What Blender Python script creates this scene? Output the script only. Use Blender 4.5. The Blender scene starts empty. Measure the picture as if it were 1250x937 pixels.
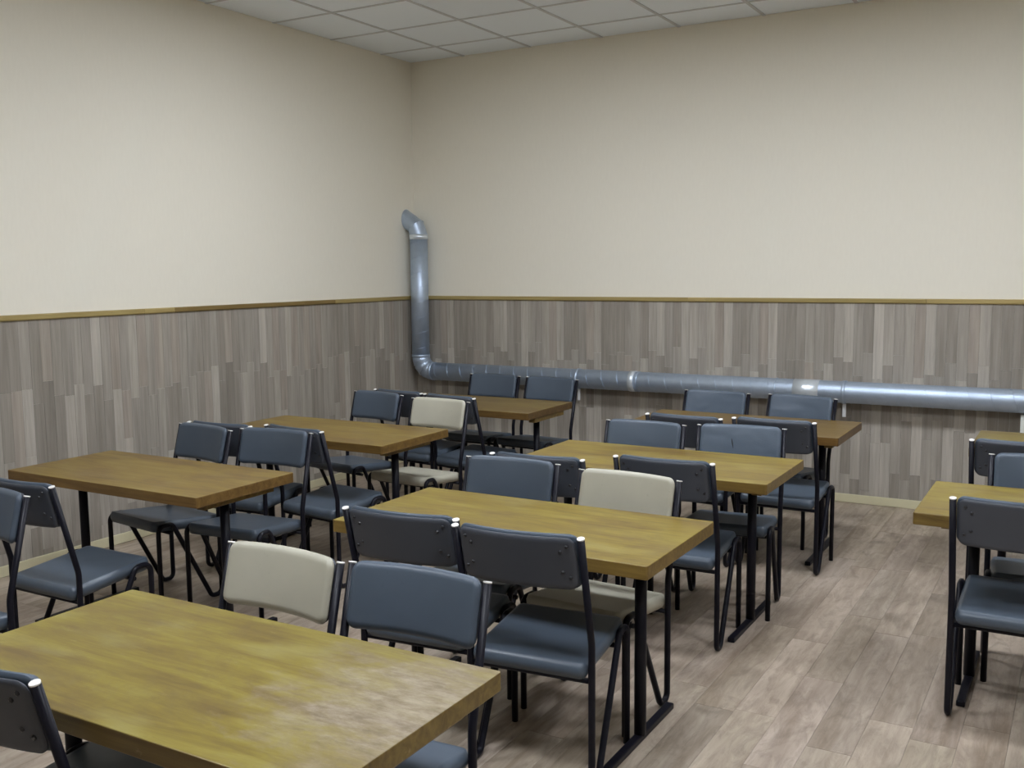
import bpy, bmesh, math, random
from mathutils import Vector, Matrix

# ------------------------------------------------------------------ camera, world, exposure
S = bpy.context.scene
COL = S.collection
W, H = 1250, 937
F, YAW, PITCH, ROLL = 1224.93, 0.5249, -0.1145, -0.0096
EYE = Vector((4.926, -6.906, 1.593))

def add_camera():
    fw = Vector((-math.sin(YAW) * math.cos(PITCH), math.cos(YAW) * math.cos(PITCH), math.sin(PITCH)))
    rt = Vector((math.cos(YAW), math.sin(YAW), 0))
    up = rt.cross(fw)
    c, s = math.cos(ROLL), math.sin(ROLL)
    r2, u2 = c * rt + s * up, -s * rt + c * up
    cam = bpy.data.cameras.new('camera')
    cam.sensor_fit = 'HORIZONTAL'; cam.sensor_width = 36; cam.lens = F / W * 36
    cam.clip_start = 0.02
    o = bpy.data.objects.new('camera', cam); COL.objects.link(o)
    M = Matrix((r2, u2, -fw)).transposed().to_4x4(); M.translation = EYE
    o.matrix_world = M
    S.camera = o
add_camera()

world = bpy.data.worlds.new('world'); S.world = world
world.use_nodes = True
world.node_tree.nodes['Background'].inputs[0].default_value = (0.5, 0.55, 0.6, 1)
world.node_tree.nodes['Background'].inputs[1].default_value = 0.02
S.view_settings.view_transform = 'Standard'
S.view_settings.look = 'None'
S.view_settings.gamma = 1
S.view_settings.use_curve_mapping = False
S.view_settings.exposure = 0.0

LAMP_STRENGTH = 45.5
LAMP_COLOR = (0.90, 0.955, 1.04, 1)
LAMP_CELLS = [(2, 3), (5, 3), (8, 3), (2, 8), (5, 8), (8, 8)]   # cells of the 0.6 m ceiling grid that hold light panels

# ------------------------------------------------------------------ room dimensions
CZ = 3.266                       # ceiling height
A0, B0, T = 0.394, 0.514, 0.6    # first cut tile row / column and tile module
NX, NY = 12, 15
RX, RY = B0 + T * NX, -(A0 + T * NY)
RAIL = 1.375                     # top of the wainscot rail
rnd = random.Random(7)

# ------------------------------------------------------------------ material helpers
def new_mat(name):
    m = bpy.data.materials.new(name); m.use_nodes = True
    nt = m.node_tree
    b = nt.nodes['Principled BSDF']
    return m, nt, b
def N(nt, t, **kw):
    n = nt.nodes.new(t)
    for k, v in kw.items(): setattr(n, k, v)
    return n
def L(nt, a, b): nt.links.new(a, b)
def val(nt, sock, v): sock.default_value = v
def mixc(nt, fac, a, b, mode='MIX'):
    n = N(nt, 'ShaderNodeMix', data_type='RGBA', blend_type=mode)
    for s, v in ((n.inputs[0], fac), (n.inputs[6], a), (n.inputs[7], b)):
        if hasattr(v, 'is_linked'): L(nt, v, s)
        elif isinstance(v, tuple): s.default_value = (*v[:3], 1)
        else: s.default_value = v
    return n.outputs[2]
def math_(nt, op, a, b=None, clamp=False):
    n = N(nt, 'ShaderNodeMath', operation=op); n.use_clamp = clamp
    for s, v in zip(n.inputs, (a, b)):
        if v is None: continue
        if hasattr(v, 'is_linked'): L(nt, v, s)
        else: s.default_value = v
    return n.outputs[0]
def ramp(nt, fac, stops):
    n = N(nt, 'ShaderNodeValToRGB')
    while len(n.color_ramp.elements) < len(stops): n.color_ramp.elements.new(0.5)
    for e, (p, c) in zip(n.color_ramp.elements, stops):
        e.position = p; e.color = (*c, 1) if isinstance(c, tuple) else (c, c, c, 1)
    L(nt, fac, n.inputs[0])
    return n.outputs[0]
def noise(nt, vec, scale, detail=4, rough=0.55, dist=0.0):
    n = N(nt, 'ShaderNodeTexNoise')
    n.inputs['Scale'].default_value = scale; n.inputs['Detail'].default_value = detail
    n.inputs['Roughness'].default_value = rough; n.inputs['Distortion'].default_value = dist
    if vec is not None: L(nt, vec, n.inputs['Vector'])
    return n.outputs['Fac']
def mapping(nt, vec, scale=(1, 1, 1), loc=(0, 0, 0)):
    n = N(nt, 'ShaderNodeMapping'); n.inputs['Scale'].default_value = scale; n.inputs['Location'].default_value = loc
    L(nt, vec, n.inputs['Vector']); return n.outputs[0]
def bump(nt, b, h, strength=0.2, dist=0.01):
    n = N(nt, 'ShaderNodeBump'); n.inputs['Strength'].default_value = strength; n.inputs['Distance'].default_value = dist
    L(nt, h, n.inputs['Height']); L(nt, n.outputs[0], b.inputs['Normal'])
def pos(nt): return N(nt, 'ShaderNodeNewGeometry').outputs['Position']
def objco(nt): return N(nt, 'ShaderNodeTexCoord').outputs['Object']
def shifted(nt, vec, k=37.0):
    r = N(nt, 'ShaderNodeObjectInfo').outputs['Random']
    s = math_(nt, 'MULTIPLY', r, k)
    n = N(nt, 'ShaderNodeVectorMath', operation='ADD'); L(nt, vec, n.inputs[0]); L(nt, s, n.inputs[1])
    return n.outputs[0]

def mat_plain(name, col, rough=0.5, metal=0.0, var=0.06, scale=30, bumpk=0.0, spec=0.5):
    m, nt, b = new_mat(name)
    f = noise(nt, pos(nt), scale)
    c = mixc(nt, f, tuple(x * (1 - var) for x in col), tuple(min(1, x * (1 + var)) for x in col))
    L(nt, c, b.inputs['Base Color']); b.inputs['Roughness'].default_value = rough; b.inputs['Metallic'].default_value = metal; b.inputs['Specular IOR Level'].default_value = spec
    if bumpk: bump(nt, b, noise(nt, pos(nt), scale * 6), bumpk, 0.002)
    return m

def mat_wallpaper():
    m, nt, b = new_mat('wallpaper_cream')
    p = pos(nt)
    a = noise(nt, mapping(nt, p, (60, 60, 14)), 1.0, 4)
    big = noise(nt, p, 0.8, 2)
    c = mixc(nt, a, (0.815, 0.77, 0.66), (0.865, 0.82, 0.71))
    c = mixc(nt, math_(nt, 'MULTIPLY', big, 0.25), c, (0.84, 0.795, 0.68))
    L(nt, c, b.inputs['Base Color']); b.inputs['Roughness'].default_value = 0.75
    b.inputs['Specular IOR Level'].default_value = 0.25
    bump(nt, b, noise(nt, p, 320, 3), 0.25, 0.002)
    return m

def mat_strip(name, grain_axis, dark, light, rough, spec, knots=False):
    """wood board; the board's own tone comes from the object's colour"""
    m, nt, b = new_mat(name)
    p = shifted(nt, pos(nt))
    sc = {'z': (55, 55, 3.0), 'y': (22, 1.8, 22), 'x': (2.2, 32, 32)}[grain_axis]
    g = noise(nt, mapping(nt, p, sc), 1.0, 6, 0.6, 0.6)
    g2 = noise(nt, mapping(nt, p, tuple(s * 0.28 for s in sc)), 1.0, 3, 0.5, 1.2)
    f = math_(nt, 'ADD', math_(nt, 'MULTIPLY', g, 0.55), math_(nt, 'MULTIPLY', g2, 0.45))
    c = ramp(nt, f, [(0.34, dark), (0.66, light)])
    if knots:
        k = noise(nt, mapping(nt, p, (5.5, 2.6, 5.5)), 1.0, 3, 0.6, 0.8)
        c = mixc(nt, ramp(nt, k, [(0.56, 0.0), (0.74, 0.75)]), c, tuple(x * 0.5 for x in dark))
        fig = noise(nt, mapping(nt, p, (16, 5.0, 16), (7, 3, 1)), 1.0, 7, 0.72, 1.4)
        c = mixc(nt, ramp(nt, fig, [(0.46, 0.0), (0.68, 0.6)]), c, tuple(x * 0.72 for x in dark))
        c = mixc(nt, ramp(nt, noise(nt, mapping(nt, p, (60, 6, 60)), 1.0, 5, 0.7), [(0.5, 0.0), (0.75, 0.35)]), c, tuple(x * 1.12 for x in light))
    oi = N(nt, 'ShaderNodeObjectInfo')
    c = mixc(nt, 1.0, c, oi.outputs['Color'], 'MULTIPLY')
    L(nt, c, b.inputs['Base Color']); b.inputs['Roughness'].default_value = rough
    b.inputs['Specular IOR Level'].default_value = spec
    bump(nt, b, g, 0.08, 0.002)
    return m

def mat_table(name, edge=False, worn=False):
    m, nt, b = new_mat(name)
    o = objco(nt); p = shifted(nt, o)
    g = noise(nt, mapping(nt, p, (2.6, 34, 34)), 1.0, 6, 0.65, 0.8)
    g2 = noise(nt, mapping(nt, p, (2.0, 9.0, 9.0)), 1.0, 6, 0.65, 0.9)
    blot = noise(nt, mapping(nt, p, (3.0, 5.0, 5.0)), 1.0, 7, 0.7, 0.4)
    tone = N(nt, 'ShaderNodeObjectInfo').outputs['Color']
    if edge:
        c = ramp(nt, g, [(0.3, (0.105, 0.062, 0.016)), (0.7, (0.225, 0.150, 0.038))])
    else:
        f = math_(nt, 'ADD', math_(nt, 'MULTIPLY', g, 0.4), math_(nt, 'MULTIPLY', g2, 0.6))
        c = ramp(nt, f, [(0.32, (0.085, 0.048, 0.014)), (0.44, (0.165, 0.110, 0.020)), (0.54, (0.215, 0.160, 0.024)), (0.66, (0.27, 0.215, 0.05))])
        c = mixc(nt, ramp(nt, blot, [(0.50, 0.0), (0.70, 0.6)]), c, (0.115, 0.066, 0.026))
        c = mixc(nt, ramp(nt, noise(nt, mapping(nt, p, (4, 9, 9), (5, 2, 1)), 1.0, 4), [(0.55, 0.0), (0.72, 0.5)]), c, (0.28, 0.235, 0.085))
    c = mixc(nt, 1.0, c, tone, 'MULTIPLY')
    rough = 0.36
    if worn and not edge:
        d = N(nt, 'ShaderNodeVectorMath', operation='DISTANCE'); L(nt, mapping(nt, o, (0.9, 1.0, 1)), d.inputs[0]); d.inputs[1].default_value = (0.50, 0.06, 0)
        n1 = noise(nt, mapping(nt, o, (7, 13, 7)), 1.0, 8, 0.75, 0.5)
        k = math_(nt, 'SUBTRACT', math_(nt, 'ADD', n1, 0.34), math_(nt, 'MULTIPLY', d.outputs['Value'], 1.1))
        k = ramp(nt, k, [(0.46, 0.0), (0.74, 0.8)])
        gg = ramp(nt, noise(nt, mapping(nt, o, (16, 40, 16)), 1.0, 6, 0.7), [(0.35, (0.15, 0.11, 0.065)), (0.65, (0.32, 0.265, 0.195))])
        c = mixc(nt, k, c, gg)
        s2 = noise(nt, mapping(nt, o, (14, 40, 14), (3, 3, 3)), 1.0, 6, 0.7)
        c = mixc(nt, ramp(nt, s2, [(0.62, 0.0), (0.75, 0.35)]), c, (0.36, 0.30, 0.17))
        r = N(nt, 'ShaderNodeMapRange'); L(nt, k, r.inputs[0]); r.inputs[3].default_value = rough; r.inputs[4].default_value = 0.55
        L(nt, r.outputs[0], b.inputs['Roughness'])
    else:
        b.inputs['Roughness'].default_value = rough
    if worn and edge:
        s2 = noise(nt, mapping(nt, o, (30, 30, 30)), 1.0, 6, 0.7)
        c = mixc(nt, ramp(nt, s2, [(0.62, 0.0), (0.74, 0.6)]), c, (0.42, 0.31, 0.18))
    L(nt, c, b.inputs['Base Color'])
    b.inputs['Specular IOR Level'].default_value = 0.4
    bump(nt, b, g, 0.06, 0.002)
    return m

def mat_vinyl(name, col, wrinkle=0.25, rough=0.42):
    m, nt, b = new_mat(name)
    o = objco(nt); p = shifted(nt, o)
    big = noise(nt, p, 6.0, 3)
    c = mixc(nt, big, tuple(x * 0.86 for x in col), tuple(min(1, x * 1.1) for x in col))
    sp = noise(nt, p, 60, 4)
    c = mixc(nt, ramp(nt, sp, [(0.66, 0.0), (0.8, 0.4)]), c, tuple(x * 0.6 for x in col))
    L(nt, c, b.inputs['Base Color']); b.inputs['Roughness'].default_value = rough
    b.inputs['Specular IOR Level'].default_value = 0.45
    h1 = noise(nt, mapping(nt, p, (7, 7, 10)), 1.0, 1, 0.4, 0.3)
    h2 = noise(nt, p, 260, 2)
    h = math_(nt, 'ADD', h1, math_(nt, 'MULTIPLY', h2, 0.05))
    bump(nt, b, h, wrinkle, 0.012)
    return m

def mat_duct():
    m, nt, b = new_mat('galvanised_steel')
    p = pos(nt)
    f = noise(nt, p, 26, 5, 0.6)
    c = mixc(nt, f, (0.42, 0.50, 0.62), (0.54, 0.63, 0.76))
    L(nt, c, b.inputs['Base Color']); b.inputs['Metallic'].default_value = 0.75
    r = N(nt, 'ShaderNodeMapRange'); L(nt, noise(nt, p, 40, 4), r.inputs[0]); r.inputs[3].default_value = 0.36; r.inputs[4].default_value = 0.54
    L(nt, r.outputs[0], b.inputs['Roughness'])
    bump(nt, b, noise(nt, p, 18, 3), 0.10, 0.01)
    return m

def mat_emit(name, col, s):
    m, nt, b = new_mat(name)
    b.inputs['Base Color'].default_value = (0.85, 0.85, 0.85, 1)
    b.inputs['Emission Color'].default_value = col; b.inputs['Emission Strength'].default_value = s
    return m

def mat_ceiling():
    m, nt, b = new_mat('ceiling_tile_white')
    p = pos(nt)
    f = noise(nt, p, 90, 5, 0.7)
    oi = N(nt, 'ShaderNodeObjectInfo')
    c = mixc(nt, f, (0.87, 0.92, 0.99), (0.91, 0.96, 1.0))
    c = mixc(nt, 1.0, c, oi.outputs['Color'], 'MULTIPLY')
    L(nt, c, b.inputs['Base Color']); b.inputs['Roughness'].default_value = 0.85
    bump(nt, b, f, 0.3, 0.004)
    return m

M = dict(
    wall=mat_wallpaper(),
    strip=mat_strip('laminate_wainscot', 'z', (0.262, 0.235, 0.200), (0.400, 0.362, 0.312), 0.5, 0.35),
    floor=mat_strip('laminate_floor', 'y', (0.245, 0.186, 0.134), (0.485, 0.405, 0.325), 0.42, 0.45, True),
    under=mat_plain('underlay_brown', (0.10, 0.085, 0.07), 0.8),  # dark brown floor underlay, visible in the gaps between boards
    rail=mat_strip('rail_pine', 'x', (0.28, 0.20, 0.07), (0.46, 0.36, 0.15), 0.45, 0.4),
    rail_y=mat_strip('rail_pine_side', 'y', (0.28, 0.20, 0.07), (0.46, 0.36, 0.15), 0.45, 0.4),
    base=mat_plain('baseboard_cream', (0.62, 0.57, 0.38), 0.5),
    ceil=mat_ceiling(),
    grid=mat_plain('ceiling_grid_grey', (0.60, 0.61, 0.63), 0.6),
    void=mat_plain('ceiling_void', (0.4, 0.4, 0.4), 0.9),
    top=mat_table('table_varnish'), edge=mat_table('table_edge', True),
    top_worn=mat_table('table_varnish_worn', False, True), edge_worn=mat_table('table_edge_worn', True, True),
    steel=mat_plain('black_painted_steel', (0.007, 0.007, 0.012), 0.38, spec=0.2),
    blue=mat_vinyl('vinyl_blue_grey', (0.064, 0.085, 0.115)),
    blue_seat=mat_vinyl('vinyl_blue_grey_seat', (0.068, 0.088, 0.115), 0.15, 0.36),
    creased=mat_vinyl('vinyl_blue_grey_creased', (0.074, 0.098, 0.132), 0.85),
    cream=mat_vinyl('vinyl_cream', (0.43, 0.41, 0.33), 0.2),
    panel=mat_vinyl('vinyl_dark_grey', (0.056, 0.062, 0.077), 0.1, 0.5),
    cap=mat_plain('tube_end_pale', (0.75, 0.73, 0.70), 0.35),
    screw=mat_plain('screw_steel', (0.05, 0.05, 0.055), 0.35, 0.6),
    duct=mat_duct(),
    tape=mat_plain('foil_tape', (0.72, 0.78, 0.84), 0.3, 0.55, bumpk=0.3),
    strap=mat_plain('strap_pale', (0.70, 0.70, 0.70), 0.4, 0.3),
    white=mat_plain('white_paint', (0.72, 0.74, 0.70), 0.5),
    lamp=mat_emit('lamp_diffuser', LAMP_COLOR, LAMP_STRENGTH),
    lampf=mat_plain('lamp_frame_white', (0.8, 0.8, 0.8), 0.4),
    dark=mat_plain('dark_gap', (0.02, 0.02, 0.02), 0.9),
)

# ------------------------------------------------------------------ mesh helpers
def mesh_from(name, verts, faces, mats, smooth=False, midx=None):
    me = bpy.data.meshes.new(name); me.from_pydata([tuple(v) for v in verts], [], faces)
    for m in (mats if isinstance(mats, (list, tuple)) else [mats]): me.materials.append(m)
    if midx:
        for p, i in zip(me.polygons, midx): p.material_index = i
    if smooth:
        for p in me.polygons: p.use_smooth = True
    me.update(); return me
def from_bm(name, bm, mats, smooth=False):
    me = bpy.data.meshes.new(name); bm.normal_update(); bm.to_mesh(me); bm.free()
    for m in (mats if isinstance(mats, (list, tuple)) else [mats]): me.materials.append(m)
    if smooth:
        for p in me.polygons: p.use_smooth = True
    return me
def add(name, me, parent=None, loc=(0, 0, 0), scale=None, rot=None):
    o = bpy.data.objects.new(name, me); COL.objects.link(o); o.location = loc
    if scale: o.scale = scale
    if rot: o.rotation_euler = rot
    if parent: o.parent = parent
    return o
def empty(name, loc=(0, 0, 0), rz=0.0):
    o = bpy.data.objects.new(name, None); COL.objects.link(o)
    o.location = loc; o.rotation_euler = (0, 0, rz); o.empty_display_size = 0.1
    return o
def tag(o, label, cat, group=None):
    o['label'] = label; o['category'] = cat
    if group: o['group'] = group
    return o
def struct(o, label, cat):
    o['kind'] = 'structure'; o['label'] = label; o['category'] = cat; return o
CUBE_F = [(0, 3, 2, 1), (4, 5, 6, 7), (0, 1, 5, 4), (1, 2, 6, 5), (2, 3, 7, 6), (3, 0, 4, 7)]
def cube_v(x0, x1, y0, y1, z0, z1):
    return [(x0, y0, z0), (x1, y0, z0), (x1, y1, z0), (x0, y1, z0), (x0, y0, z1), (x1, y0, z1), (x1, y1, z1), (x0, y1, z1)]
def box_mesh(name, x0, x1, y0, y1, z0, z1, mat, bev=0.0, seg=2):
    bm = bmesh.new()
    vs = [bm.verts.new(v) for v in cube_v(x0, x1, y0, y1, z0, z1)]
    for f in CUBE_F: bm.faces.new([vs[i] for i in f])
    if bev: bmesh.ops.bevel(bm, geom=bm.edges[:], offset=bev, segments=seg, affect='EDGES', profile=0.5)
    return from_bm(name, bm, mat)
def boxes_mesh(name, boxes, mat):
    v, f = [], []
    for b in boxes:
        k = len(v); v += cube_v(*b); f += [tuple(i + k for i in q) for q in CUBE_F]
    return mesh_from(name, v, f, mat)
def unit_box(name, mat, bev=0.0):
    return box_mesh(name, 0, 1, 0, 1, 0, 1, mat, bev, 1)

def fillet(path, radii, n=6):
    """polyline with rounded corners"""
    P = [Vector(p) for p in path]; out = [P[0]]
    for i in range(1, len(P) - 1):
        r = radii[i - 1]
        a, b = (P[i - 1] - P[i]).normalized(), (P[i + 1] - P[i]).normalized()
        ang = a.angle(b)
        if r <= 0 or ang > math.pi - 0.01: out.append(P[i]); continue
        d = r / math.tan(ang / 2)
        c = P[i] + (a + b).normalized() * (r / math.sin(ang / 2))
        s, e = P[i] + a * d - c, P[i] + b * d - c
        th = s.angle(e); ax = s.cross(e).normalized()
        for k in range(n + 1): out.append(c + Matrix.Rotation(th * k / n, 3, ax) @ s)
    out.append(P[-1]); return out
def tube(path, r, sides=10, cap=True):
    P = [Vector(p) for p in path]; v, f = [], []
    t0 = (P[1] - P[0]).normalized()
    ref = Vector((1, 0, 0)) if abs(t0.x) < 0.9 else Vector((0, 1, 0))
    nrm = (ref - t0 * ref.dot(t0)).normalized(); prev = t0
    for i, p in enumerate(P):
        if i == 0: t = t0
        elif i == len(P) - 1: t = (P[i] - P[i - 1]).normalized()
        else: t = ((P[i] - P[i - 1]).normalized() + (P[i + 1] - P[i]).normalized()).normalized()
        q = prev.rotation_difference(t); nrm = q @ nrm; nrm = (nrm - t * nrm.dot(t)).normalized(); prev = t
        bi = t.cross(nrm)
        k = r[i] if isinstance(r, (list, tuple)) else r
        for s in range(sides):
            a = 2 * math.pi * s / sides; v.append(p + (nrm * math.cos(a) + bi * math.sin(a)) * k)
    n = len(P)
    for i in range(n - 1):
        for s in range(sides):
            a, b = i * sides + s, i * sides + (s + 1) % sides
            f.append((a, b, b + sides, a + sides))
    if cap:
        f.append(tuple(range(sides - 1, -1, -1))); f.append(tuple((n - 1) * sides + s for s in range(sides)))
    return v, f
def tube_mesh(name, path, r, mat, sides=10, cap=True):
    v, f = tube(path, r, sides, cap); me = mesh_from(name, v, f, mat, True)
    for p in me.polygons:
        if len(p.vertices) > 4: p.use_smooth = False
    return me

def pillow(w, h, t, r, er, nx=16, ny=10, puff=0.0, warp=None, back=1.0):
    """rounded-rectangle cushion in XY, thickness along Z (front +Z), edge rounding er, crown puff"""
    def axis(half, n):
        inner = half - r; k = 3
        a = [-half + r * i / k for i in range(k)]
        a += [-inner + 2 * inner * i / n for i in range(n + 1)]
        a += [half - r * i / k for i in range(k - 1, -1, -1)]
        return a
    xs, ys = axis(w / 2, nx), axis(h / 2, ny)
    def shape(x, y):
        ix, iy = w / 2 - r, h / 2 - r
        dx, dy = max(abs(x) - ix, 0) / r, max(abs(y) - iy, 0) / r
        e = min(w / 2 - abs(x), h / 2 - abs(y))
        if dx > 0 and dy > 0:
            X, Y = dx * math.sqrt(1 - dy * dy / 2), dy * math.sqrt(1 - dx * dx / 2)
            e = r * (1 - math.hypot(X, Y))
            x = math.copysign(ix + X * r, x); y = math.copysign(iy + Y * r, y)
        return x, y, max(e, 0)
    v, f = [], []; nxn, nyn = len(xs), len(ys); ids = {}
    for side in (1, -1):
        for j, yy in enumerate(ys):
            for i, xx in enumerate(xs):
                x, y, e = shape(xx, yy)
                border = i in (0, nxn - 1) or j in (0, nyn - 1)
                q = min(e / er, 1.0)
                z = t / 2 * (0.25 + 0.75 * math.sqrt(max(0, 1 - (1 - q) ** 2)))
                z *= (1 if side > 0 else back)
                if side > 0: z += puff * (1 - (2 * x / w) ** 2) * (1 - (2 * y / h) ** 2)
                p = Vector((x, y, z * side))
                ids[side, i, j] = len(v); v.append(warp(p) if warp else p)
    for j in range(nyn - 1):
        for i in range(nxn - 1):
            a = [ids[1, i, j], ids[1, i + 1, j], ids[1, i + 1, j + 1], ids[1, i, j + 1]]; f.append(tuple(a))
            b = [ids[-1, i, j], ids[-1, i, j + 1], ids[-1, i + 1, j + 1], ids[-1, i + 1, j]]; f.append(tuple(b))
    ring = [(i, 0) for i in range(nxn)] + [(nxn - 1, j) for j in range(1, nyn)] + [(i, nyn - 1) for i in range(nxn - 2, -1, -1)] + [(0, j) for j in range(nyn - 2, 0, -1)]
    for k in range(len(ring)):
        a, b = ring[k], ring[(k + 1) % len(ring)]
        f.append((ids[1, *a], ids[-1, *a], ids[-1, *b], ids[1, *b]))
    return v, f

# ------------------------------------------------------------------ room shell
TH = 0.12
def room():
    floor = struct(add('floor', box_mesh('floor', -TH, RX + TH, RY - TH, TH, -0.1, -0.006, M['under'])), 'grey-brown wood laminate floor laid in long boards', 'floor')
    ceil = struct(add('ceiling', box_mesh('ceiling', -TH, RX + TH, RY - TH, TH, CZ + 0.03, CZ + 0.1, M['void'])), 'white suspended ceiling of square tiles in a grid', 'ceiling')
    wl = struct(add('wall_left', box_mesh('wall_left', -TH, 0, RY - TH, TH, -0.1, CZ + 0.03, M['wall'])), 'cream papered left wall above a grey wood wainscot', 'wall')
    wb = struct(add('wall_back', box_mesh('wall_back', 0, RX + TH, 0, TH, -0.1, CZ + 0.03, M['wall'])), 'cream papered back wall above a grey wood wainscot', 'wall')
    wr = struct(add('wall_right', box_mesh('wall_right', RX, RX + TH, RY - TH, 0, -0.1, CZ + 0.03, M['wall'])), 'cream papered right wall out of view', 'wall')
    wf = struct(add('wall_front', box_mesh('wall_front', 0, RX, RY - TH, RY, -0.1, CZ + 0.03, M['wall'])), 'cream papered wall behind the viewer', 'wall')

    # wainscot strips: vertical printed oak staves with staggered ends
    SW = 0.0635; G = 0.0009; ZT = RAIL - 0.03
    unit = unit_box('plank', M['strip'])
    tones = [(1.0, 1.0, 1.0)] * 5 + [(0.88, 0.87, 0.86)] * 3 + [(1.18, 1.18, 1.18)] * 2 + [(1.30, 1.31, 1.32)] * 2 + [(0.80, 0.79, 0.78)] + [(1.05, 1.01, 0.99)]
    def staves(length):
        out = []; n = int(length / SW) + 1; pat = []
        for i in range(21): pat.append((rnd.uniform(0.83, 1.01), rnd.uniform(0.40, 0.62), [rnd.choice(tones) for _ in range(5)]))
        for i in range(n):
            a = i * SW; b = min(a + SW, length)
            if b - a < 0.004: continue
            j0, j1, tn = pat[i % 21]
            j0 += rnd.uniform(-0.01, 0.01)
            zs = [0.0, j1 - 0.39 if j1 > 0.47 else 0, j1, j0, ZT]
            for k in range(4):
                if zs[k + 1] - zs[k] < 0.02: continue
                c = rnd.uniform(0.95, 1.05)
                out.append((a + G / 2, b - G / 2, zs[k] + G / 2, zs[k + 1] - G / 2, tuple(x * c for x in tn[k]), rnd.uniform(0.0035, 0.0048)))
        return out
    def put(wall, length, vis, tf):
        rest = []; n = 0
        for (a, b, z0, z1, c, d) in staves(length):
            x0, y0, sx, sy = tf(a, b, d)
            if a < vis and n < 300:
                o = add('plank', unit, wall, (x0, y0, z0), (sx, sy, z1 - z0)); o.color = (*c, 1); n += 1
            else:
                rest.append((x0, x0 + sx, y0, y0 + sy, z0, z1))
        if rest:
            o = add('planking', boxes_mesh('planking', rest, M['strip']), wall); o['kind'] = 'stuff'
    put(wl, -RY, 4.6, lambda a, b, d: (0.0, -b, d, b - a))
    put(wb, RX, 4.75, lambda a, b, d: (a, -d, b - a, d))
    put(wr, -RY, 0, lambda a, b, d: (RX - d, -b, d, b - a))
    put(wf, RX, 0, lambda a, b, d: (a, RY, b - a, d))

    # rail: short lengths of pine moulding
    def rail_piece(i, wall, a, b, tone, left):
        h, d = 0.031, 0.017
        prof = [(0, -h), (d * 0.75, -h), (d, -h + 0.006), (d, -0.005), (d * 0.8, 0), (0, 0)]
        v, f = [], []
        for s in (a, b):
            for (q, zz) in prof: v.append((q, -s, RAIL + zz) if left else (s, -q, RAIL + zz))
        n = len(prof)
        for k in range(n): f.append((k, (k + 1) % n, (k + 1) % n + n, k + n))
        f += [tuple(range(n - 1, -1, -1)), tuple(range(n, 2 * n))]
        bm = bmesh.new(); vs = [bm.verts.new(x) for x in v]
        for q in f: bm.faces.new([vs[k] for k in q])
        bmesh.ops.recalc_face_normals(bm, faces=bm.faces[:])
        o = add('rail_piece', from_bm('rail_piece', bm, M['rail_y'] if left else M['rail']), wall); o.color = (*tone, 1)
    light, mid, brown = (1.1, 1.1, 1.1), (0.95, 0.95, 0.9), (0.66, 0.6, 0.5)
    t1 = struct(empty('trim_1'), 'thin pine rail along the left wall at the top of the wainscot', 'trim')
    for i, (a, b, c) in enumerate([(0.017, 1.05, mid), (1.052, 2.57, brown), (2.572, 2.80, light), (2.802, 4.9, mid), (4.902, -RY - 0.02, light)]): rail_piece(i, t1, a, b, c, True)
    t2 = struct(empty('trim_2'), 'thin pine rail along the back wall at the top of the wainscot', 'trim')
    for i, (a, b, c) in enumerate([(0.0, 1.32, mid), (1.322, 2.40, mid), (2.402, 2.53, light), (2.532, 4.0, mid), (4.002, RX - 0.02, light)]): rail_piece(i, t2, a, b, c, False)

    # baseboards
    def base(name, label, v0, v1, left):
        o = add(name, box_mesh(name, 0.0048, 0.018, -v1, -v0, 0.001, 0.058, M['base'], 0.003) if left else box_mesh(name, v0, v1, -0.018, -0.0048, 0.001, 0.058, M['base'], 0.003))
        struct(o, label, 'baseboard')
    base('baseboard_left', 'cream baseboard along the foot of the left wall', 0.0, -RY, True)
    base('baseboard_back', 'cream baseboard along the foot of the back wall', 0.018, RX, False)

    # floor boards run along y
    BW = 0.1463; fu = unit_box('board', M['floor']); rest = []; n = 0
    x = 4.02 - BW * 28
    while x < RX:
        x0, x1 = max(x, 0), min(x + BW, RX)
        y = -rnd.uniform(0, 1.0)
        ys = [0.0]
        while y > RY:
            if ys[-1] - y > 0.12: ys.append(y)
            y -= rnd.choice([0.62, 0.8, 0.95, 1.2])
        ys.append(RY)
        for a, b in zip(ys, ys[1:]):
            if x1 - x0 < 0.01: continue
            if a > -4.7 and x0 < 5.6 and n < 300:
                o = add('board', fu, floor, (x0 + 0.0005, b + 0.0006, -0.006), (x1 - x0 - 0.001, a - b - 0.0012, 0.006 - rnd.uniform(0, 0.0003)))
                k = rnd.choice([0.90, 0.95, 1.0, 1.0, 1.03, 1.06]) * rnd.uniform(0.97, 1.03); o.color = (k, k * rnd.uniform(0.985, 1.01), k * rnd.uniform(0.97, 1.02), 1); n += 1
            else: rest.append((x0 + 0.0005, x1 - 0.0005, b + 0.0006, a - 0.0006, -0.006, 0.0))
        x += BW
    o = add('boards', boxes_mesh('boards', rest, M['floor']), floor); o['kind'] = 'stuff'

    # ceiling tiles and grid
    ct = unit_box('ceiling_tile', M['ceil'])
    xl = [0.0] + [B0 + T * i for i in range(NX + 1)]; yl = [0.0] + [-(A0 + T * j) for j in range(NY + 1)]
    for i in range(NX + 1):
        for j in range(NY + 1):
            if (i - 1, j - 1) in LAMP_CELLS: continue
            o = add('ceiling_tile', ct, ceil, (xl[i] + 0.004, yl[j + 1] + 0.004, CZ + 0.003), (xl[i + 1] - xl[i] - 0.008, yl[j] - yl[j + 1] - 0.008, 0.014))
            k = rnd.uniform(0.96, 1.02); o.color = (k, k, k, 1)
    for q in xl[1:-1]: add('grid_rail', box_mesh('grid_rail', q - 0.011, q + 0.011, RY, 0, CZ - 0.002, CZ + 0.0028, M['grid']), ceil)
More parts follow.
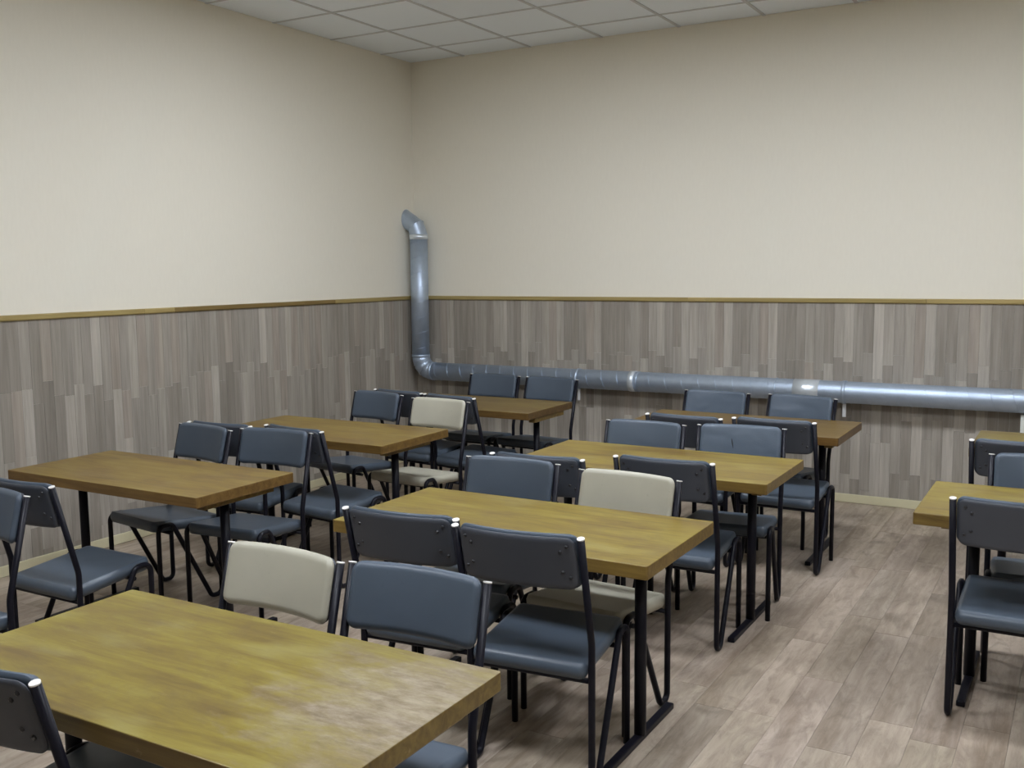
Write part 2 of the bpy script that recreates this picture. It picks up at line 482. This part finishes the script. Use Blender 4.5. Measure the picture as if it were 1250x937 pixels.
    for q in yl[1:-1]: add('grid_rail', box_mesh('grid_rail', 0, RX, q - 0.011, q + 0.011, CZ - 0.0015, CZ + 0.0028, M['grid']), ceil)
    return xl, yl
XL, YL = room()

# ------------------------------------------------------------------ ceiling light panels (behind and above the view)
def lamps():
    fr = boxes_mesh('frame', [(-0.297, 0.297, -0.297, -0.272, 0, 0.03), (-0.297, 0.297, 0.272, 0.297, 0, 0.03), (-0.297, -0.272, -0.272, 0.272, 0, 0.03), (0.272, 0.297, -0.272, 0.272, 0, 0.03)], M['lampf'])
    df = box_mesh('diffuser', -0.272, 0.272, -0.272, 0.272, 0.008, 0.028, M['lamp'])
    names = ['nearest the left wall', 'second from the left wall', 'third from the left wall']
    for k, (i, j) in enumerate(LAMP_CELLS):
        x = (XL[i + 1] + XL[i + 2]) / 2; y = (YL[j + 1] + YL[j + 2]) / 2
        e = tag(empty('ceiling_light', (x, y, CZ - 0.003)), 'square white light panel in the ceiling, %s, %s row' % (names[k % 3], 'farther' if k < 3 else 'nearer'), 'ceiling light', 'ceiling light panels')
        add('frame', fr, e); add('diffuser', df, e)
lamps()

# ------------------------------------------------------------------ tables
TZ, TL, TW, TT = 0.705, 1.212, 0.612, 0.044
def table_meshes(top, edge):
    bm = bmesh.new()
    vs = [bm.verts.new(v) for v in cube_v(-TL / 2, TL / 2, -TW / 2, TW / 2, -TT, 0)]
    for f in CUBE_F: bm.faces.new([vs[i] for i in f])
    bm.edges.ensure_lookup_table()
    vert = [e for e in bm.edges if abs(e.verts[0].co.z - e.verts[1].co.z) > 0.01]
    bmesh.ops.bevel(bm, geom=vert, offset=0.008, segments=2, affect='EDGES', profile=0.5)
    bmesh.ops.bevel(bm, geom=[e for e in bm.edges if abs(e.verts[0].co.z - e.verts[1].co.z) < 1e-4], offset=0.0025, segments=2, affect='EDGES', profile=0.5)
    bm.normal_update()
    for f in bm.faces: f.material_index = 0 if f.normal.z > 0.6 else 1
    return from_bm('tabletop', bm, [top, edge])
TOP = table_meshes(M['top'], M['edge']); TOPW = table_meshes(M['top_worn'], M['edge_worn'])
PX = 0.458
post = tube_mesh('post', [(0, 0, 0.018), (0, 0, TZ - TT - 0.005)], 0.0205, M['steel'], 16)
footm = box_mesh('foot', -0.015, 0.015, -0.28, 0.28, 0.0, 0.022, M['steel'], 0.004)
plate = box_mesh('mounting_plate', -0.05, 0.05, -0.11, 0.11, TZ - TT - 0.006, TZ - TT, M['steel'])
batten = box_mesh('batten', -0.022, 0.022, -0.20, 0.20, TZ - TT - 0.03, TZ - TT, M['edge'], 0.002)
def table(x, y, label, tone=(1, 1, 1), worn=False, depth=1.0, px=PX):
    e = tag(empty('canteen_table', (x, y, 0)), label, 'table', 'wooden canteen tables')
    o = add('tabletop', TOPW if worn else TOP, e, (0, 0, TZ), (1, depth, 1)); o.color = (*tone, 1)
    for s in (-1, 1):
        add('post', post, e, (s * px, 0, 0)); add('foot', footm, e, (s * px, 0, 0))
        add('mounting_plate', plate, e, (s * px, 0, 0)); add('batten', batten, e, (s * (px + 0.075), 0, 0))
    return e
table(3.222, -5.372, 'foreground wooden table with worn greyish patch near its right corner', (0.93, 0.96, 0.92), True, px=0.475)
table(1.290, -3.890, 'wooden table nearest the left wall, bare top, left of the cream chair', (0.95, 0.84, 0.95), depth=0.92, px=0.464)
table(1.233, -2.592, 'wooden table in the left row with a cream chair at its far side', (0.92, 0.82, 0.85))
table(1.338, -1.258, 'dim wooden table in the far left corner below the horizontal duct', (0.70, 0.62, 0.72), px=0.498)
table(3.205, -3.879, 'wooden table in the middle of the picture, directly behind the foreground table', (1.05, 1.03, 1.0))
table(3.200, -2.597, 'wooden table in the centre row, second behind the foreground table', (1.05, 1.02, 1.0))
table(3.212, -1.325, 'darker wooden table of the centre row closest to the back wall', (0.75, 0.62, 0.65))
table(5.004, -2.809, 'wooden table cut off by the right edge of the picture', px=0.425)
table(5.040, -1.330, 'mostly hidden wooden table at the right edge, nearest the back wall')

# ------------------------------------------------------------------ chairs
TR, CXH, BY = 0.0115, 0.207, -0.17       # tube radius, half spacing, rear leg
LEAN0, CAPY, CAPZ = 0.46, -0.260, 0.81
def lean_y(z):
    if z <= LEAN0: return BY
    return BY + (CAPY - BY) * (z - LEAN0) / (CAPZ - LEAN0)
frame_path = fillet([(0, CAPY, CAPZ), (0, BY, LEAN0), (0, BY, TR), (0, BY + 0.058, TR), (0, 0.088, 0.413), (0, 0.163, 0.413), (0, 0.163, 0.0)],
                    [0.12, 0.028, 0.028, 0.030, 0.034], 6)
FRAME = tube_mesh('side_frame', frame_path, TR, M['steel'], 10)
cd = (Vector((0, CAPY, CAPZ)) - Vector((0, BY, LEAN0))).normalized()
CAP = tube_mesh('end_cap', [Vector((0, CAPY, CAPZ)) - cd * 0.001, Vector((0, CAPY, CAPZ)) + cd * 0.003], TR * 1.02, M['cap'], 10)
def seat_warp(p):
    y = p.y - 0.008
    z = 0.376 + (y + 0.195) * 0.09 + p.z
    if p.z > 0: z -= 0.006 * (1 - (p.x / 0.2) ** 2) * max(0, 1 - (p.y / 0.19) ** 2)
    return Vector((p.x, y, z))
def back_warp(off, sag=0.032):
    def w(p):     # p.x across, p.y up, p.z towards the sitter
        zz = 0.732 + p.y
        n = Vector((0, cd.z, -cd.y)).normalized()      # roughly +y
        base = Vector((p.x, lean_y(0.732) + cd.y / cd.z * p.y, zz))
        q = base + n * (p.z + off)
        q.y -= sag * (1 - (p.x / 0.2) ** 2) - 0.006
        return q
    return w
BW_, BH_ = 0.392, 0.174
def chair_set(back, seat):
    v, f = pillow(0.390, 0.375, 0.050, 0.03, 0.010, 12, 12, 0.003, seat_warp)
    s = mesh_from('seat', v, f, seat, True)
    v, f = pillow(BW_, BH_, 0.034, 0.03, 0.014, 16, 8, 0.004, back_warp(0.006), 0.4)
    b = mesh_from('backrest', v, f, back, True)
    return s, b
SETS = {'blue': chair_set(M['blue'], M['blue_seat']), 'cream': chair_set(M['cream'], M['cream']), 'creased': chair_set(M['creased'], M['blue_seat'])}
v, f = pillow(BW_ - 0.012, BH_ - 0.007, 0.010, 0.027, 0.005, 16, 6, 0, back_warp(-0.0085))
PANEL = mesh_from('back_panel', v, f, M['panel'], True)
def screw_mesh(): 
    v, f = tube([(0, 0.004, 0), (0, -0.0015, 0), (0, -0.004, 0)], [0.0062, 0.0062, 0.003], 8); return mesh_from('screw', v, f, M['screw'], True)
SCREW = screw_mesh()
SPOTS = []
for sx in (-1, 1):
    for (dx, dy) in ((0.030, 0.058), (0.050, 0.040), (0.048, -0.026), (0.026, -0.042)):
        p = back_warp(-0.0135)(Vector((sx * (BW_ / 2 - dx), dy, 0))); SPOTS.append(p)
tw = back_warp(0.006 + 0.0175)
TEAR = tube_mesh('tear', [tw(Vector((0.044 - 0.012 * k / 5, 0.022 - 0.052 * k / 5, 0.003))) for k in range(6)], [0.0006, 0.0018, 0.0028, 0.003, 0.002, 0.0006], M['dark'], 6)
CROSS = tube_mesh('crossbar', [(-CXH + 0.006, 0, 0), (CXH - 0.006, 0, 0)], 0.009, M['steel'], 8)
def chair(mx, my, ang, face, label, group, kind='blue', tear=False):
    """(mx,my): midpoint between the tube ends of the back; face 'n' looks to the back wall, 'f' looks to the viewer"""
    th = math.radians(ang) + (0 if face == 'n' else math.pi)
    o = Matrix.Rotation(th, 2) @ Vector((0, CAPY))
    k = (EYE.z - CAPZ) / (EYE.z - 0.80)                # midpoints were taken at 0.80 m
    mx, my = EYE.x + (mx - EYE.x) * k, EYE.y + (my - EYE.y) * k
    e = tag(empty('canteen_chair', (mx - o.x, my - o.y, 0), th), label, 'chair', group)
    for s in (-1, 1):
        fr = add('side_frame', FRAME, e, (s * CXH, 0, 0)); add('end_cap', CAP, fr)
    sm, bk = SETS[kind]
    st = add('seat', sm, e)
    if kind == 'cream': st['label'] = 'cream vinyl seat cushion'
    br = add('backrest', bk, e)
    if kind == 'creased': br['label'] = 'creased blue-grey vinyl back cushion'
    if tear: add('tear', TEAR, br)['label'] = 'dark slit in the vinyl'
    pn = add('back_panel', PANEL, e)
    for p in SPOTS: add('screw', SCREW, pn, p)
    add('crossbar', CROSS, e, (0, BY + 0.004, 0.343)); add('crossbar', CROSS, e, (0, 0.088, 0.366))
    return e
GF = 'blue-grey chairs facing the viewer'; GN = 'blue-grey chairs seen from behind'; GC = 'cream chairs facing the viewer'
chair(2.973, -4.832, -1.5, 'f', 'cream chair at the far side of the foreground table', GC, 'cream')
chair(3.417, -4.806, 3.0, 'f', 'blue-grey chair beside the cream one at the far side of the foreground table', GF)
chair(2.969, -5.752, 0.0, 'n', 'blue-grey chair cut off at lower left, on the near side of the foreground table', GN)
chair(1.390, -4.590, 0.0, 'n', 'dark chair at the left edge with its seat pointing towards the left wall table', GN)
chair(1.450, -4.732, 0.0, 'f', 'blue-grey chair cut by the left picture edge, its bare front facing right', GF)
chair(1.011, -3.290, -8.0, 'f', 'blue-grey chair nearest the left wall at the far side of the leftmost table', GF)
chair(1.432, -3.222, 6.0, 'f', 'blue-grey chair at the right end of the far side of the leftmost table', GF)
chair(1.010, -3.194, 3.0, 'n', 'almost hidden dark chair back behind the leftmost table, nearest the left wall', GN)
chair(1.457, -3.125, -7.0, 'n', 'dark chair on the near side of the left row table with the cream chair', GN)
chair(0.953, -1.768, -8.0, 'f', 'blue-grey chair nearest the left wall, left of the far cream chair', GF)
chair(1.510, -1.880, -3.0, 'f', 'cream chair at the far side of the left row table, in the distance', GC, 'cream')
chair(1.012, -1.640, -8.0, 'n', 'dark chair back showing between the far blue-grey and cream chairs', GN)
chair(1.456, -1.705, -9.0, 'n', 'dark chair directly behind the far cream chair, at the corner table', GN)
chair(1.070, -0.500, -1.0, 'f', 'blue-grey chair below the duct at the corner table, left of two', GF)
chair(1.562, -0.520, -4.0, 'f', 'blue-grey chair below the duct at the corner table, right of two', GF)
chair(2.995, -4.315, 5.0, 'n', 'dark chair back on the near side of the middle table, left of two', GN)
chair(3.446, -4.334, 5.0, 'n', 'large dark chair on the near side of the middle table, its seat in plain view', GN)
chair(2.866, -3.352, 2.0, 'f', 'blue-grey chair left of the cream one at the far side of the middle table', GF)
chair(3.414, -3.405, -4.0, 'f', 'cream chair at the far side of the middle table, near its right end', GC, 'cream')
chair(2.916, -3.235, 4.0, 'n', 'dark chair back peeping out behind the blue-grey chair of the middle table', GN)
chair(3.418, -3.065, 2.0, 'n', 'dark chair behind the cream one, on the near side of the second centre table', GN)
chair(2.966, -2.158, 0.0, 'f', 'blue-grey chair at the far side of the second centre table, left of two', GF)
chair(3.443, -2.080, 7.0, 'f', 'blue-grey chair with creased torn back at the far side of the second centre table', GF, 'creased', True)
chair(3.062, -1.870, -3.0, 'n', 'dark chair back on the near side of the rearmost centre table, left of two', GN)
chair(3.525, -1.800, -1.0, 'n', 'dark chair on the near side of the rearmost centre table, right of two', GN)
chair(2.880, -0.772, -3.0, 'f', 'blue-grey chair against the back wall at the rearmost centre table, left of two', GF, 'creased')
chair(3.420, -0.780, -10.0, 'f', 'blue-grey chair against the back wall at the rearmost centre table, right of two', GF, 'creased')
chair(4.753, -3.250, 0.0, 'n', 'dark chair at the right edge, nearest the viewer', GN)
chair(4.797, -2.300, 5.0, 'f', 'blue-grey chair at the right edge, facing the viewer behind the right table', GF)
chair(4.688, -1.975, 0.0, 'n', 'dark chair back at the right edge, in front of the hidden table', GN)

# ------------------------------------------------------------------ ventilation duct
def duct():
    R = 0.0725; zc = 0.76; yc = -0.105; xv = 0.118
    e = tag(empty('ventilation_duct', (xv, yc, 0)), 'galvanised round duct rising in the corner and running along the back wall', 'duct')
    off = Vector((xv, yc, 0))
    def part(name, path, r, mat=M['duct'], sides=28, cap=True):
        return add(name, tube_mesh(name, [Vector(p) - off for p in path], r, mat, sides, cap), e)
    def seam(parent, a, b, pitch, name='spiral_seam'):
        a, b = Vector(a) - off, Vector(b) - off; d = (b - a); ln = d.length; d.normalize()
        u = Vector((0, 1, 0)); w = d.cross(u); n = int(ln / pitch * 20); P = []
        for k in range(n + 1):
            t = ln * k / n; an = 2 * math.pi * t / pitch
            P.append(a + d * t + (u * math.cos(an) + w * math.sin(an)) * (R + 0.0004))
        return add(name, tube_mesh(name, P, 0.0017, M['duct'], 4), parent)
    # horizontal run
    x0 = xv + 0.115; x1 = RX - 0.2
    h = part('horizontal_pipe', [(x0, yc, zc), (x1, yc, zc)], R); seam(h, (x0, yc, zc), (x1, yc, zc), 0.125)
    # vertical run
    z0, z1 = zc + 0.115, 1.835
    vp = part('vertical_pipe', [(xv, yc, z0), (xv, yc, z1)], R); seam(vp, (xv, yc, z0), (xv, yc, z1), 0.125)
    # lower elbow: gores
    c = Vector((xv + 0.115, yc, zc + 0.115)); rr = 0.115
    pts = [c + Vector((-math.cos(a), 0, -math.sin(a))) * rr for a in [math.pi / 2 * k / 3 for k in range(4)]]
    for k in range(3):
        a, b = pts[k], pts[k + 1]; m = (b - a).normalized() * 0.006
        part('elbow_gore', [a - m, b + m], R + 0.001 + 0.0008 * (k % 2), M['duct'])
    for (a, b) in (((xv, yc, z0 - 0.002), (xv, yc, z0 + 0.02)), ((x0 - 0.002, yc, zc), (x0 + 0.02, yc, zc))): part('elbow_collar', [a, b], R + 0.0035)
    # upper elbow into the left wall
    a = Vector((xv, yc, z1)); part('elbow_collar', [a, a + Vector((0, 0, 0.042))], R + 0.0045, M['tape'])
    b = a + Vector((0, 0, 0.04)); c2 = b + Vector((-0.024, 0, 0.066)); d2 = c2 + Vector((-0.25, 0, 0.16))
    v, f = tube([b - Vector((0, 0, 0.03)), b, c2, d2], R - 0.0005, 28, False)
    for k, nm in ((0, 'elbow_sleeve'), (1, 'elbow_gore'), (2, 'elbow_end')):      # the last gore is cut flush by the wall plane
        bm = bmesh.new(); vs = [bm.verts.new(q) for q in v[28 * k:28 * (k + 2)]]
        for q in range(28): bm.faces.new((vs[q], vs[(q + 1) % 28], vs[(q + 1) % 28 + 28], vs[q + 28]))
        bmesh.ops.bisect_plane(bm, geom=bm.verts[:] + bm.edges[:] + bm.faces[:], plane_co=(0.002, 0, 0), plane_no=(-1, 0, 0), clear_outer=True)
        bmesh.ops.translate(bm, verts=bm.verts[:], vec=-off)
        add(nm, from_bm(nm, bm, M['duct'], True), e)
    # raised bead at the mitre joint
    ring = [Vector(q) - off for q in v[56:84]]; add('mitre_bead', tube_mesh('mitre_bead', ring + [ring[0]], 0.003, M['duct'], 6), e)
    # couplings and foil tape
    part('coupling', [(2.0, yc, zc), (2.045, yc, zc)], R + 0.004, M['tape']); part('coupling_bead', [(2.062, yc, zc), (2.07, yc, zc)], R + 0.003)
    part('foil_tape', [(3.20, yc, zc), (3.37, yc, zc)], R + 0.0022, M['tape'])
    part('coupling_bead', [(3.075, yc, zc), (3.083, yc, zc)], R + 0.003)
duct()

def bracket(x, label):
    R = 0.0758; zc = 0.76; yc = -0.105
    e = tag(empty('pipe_bracket', (x, 0, zc)), label, 'bracket', 'pipe brackets under the duct')
    ring = []
    for k in range(25):
        a = 2 * math.pi * k / 24; ring.append((yc + R * math.cos(a), R * math.sin(a)))
    vv, ff = [], []
    for (yy, zz) in ring[:-1]:
        for s in (-0.011, 0.011):
            for k in (1.0, 1.018): vv.append((s, yc + (yy - yc) * k, zz * k))
    n = 24
    for k in range(n):
        a, b = 4 * k, 4 * ((k + 1) % n)
        ff += [(a + 1, b + 1, b + 3, a + 3), (a, a + 2, b + 2, b), (a, b, b + 1, a + 1), (a + 2, a + 3, b + 3, b + 2)]
    add('ring_band', mesh_from('ring_band', vv, ff, M['duct'], True), e)
    add('strap_tail', box_mesh('strap_tail', -0.011, 0.011, -0.108, -0.102, -0.165, -0.075, M['strap'], 0.001), e)
    add('wall_arm', box_mesh('wall_arm', -0.008, 0.008, -0.0285, -0.004, -0.004, 0.004, M['strap'], 0.001), e)
bracket(1.575, 'small pale bracket under the duct beside the corner table chairs')
bracket(3.53, 'small pale bracket under the duct at the end of the rearmost centre table')

def white_box():
    e = tag(empty('pipe_casing', (4.64, -0.06, 0)), 'white boxed casing below the duct at the right picture edge', 'casing')
    add('side_panel', box_mesh('side_panel', -0.065, -0.045, -0.04, 0.055, 0, 0.66, M['white'], 0.002), e)
    add('side_panel', box_mesh('side_panel', 0.245, 0.265, -0.04, 0.055, 0, 0.66, M['white'], 0.002), e)
    add('front_panel', box_mesh('front_panel', -0.065, 0.265, -0.055, -0.0405, 0, 0.66, M['white'], 0.002), e)
    add('top_panel', box_mesh('top_panel', -0.065, 0.265, -0.055, 0.055, 0.6605, 0.675, M['white'], 0.002), e)
white_box()
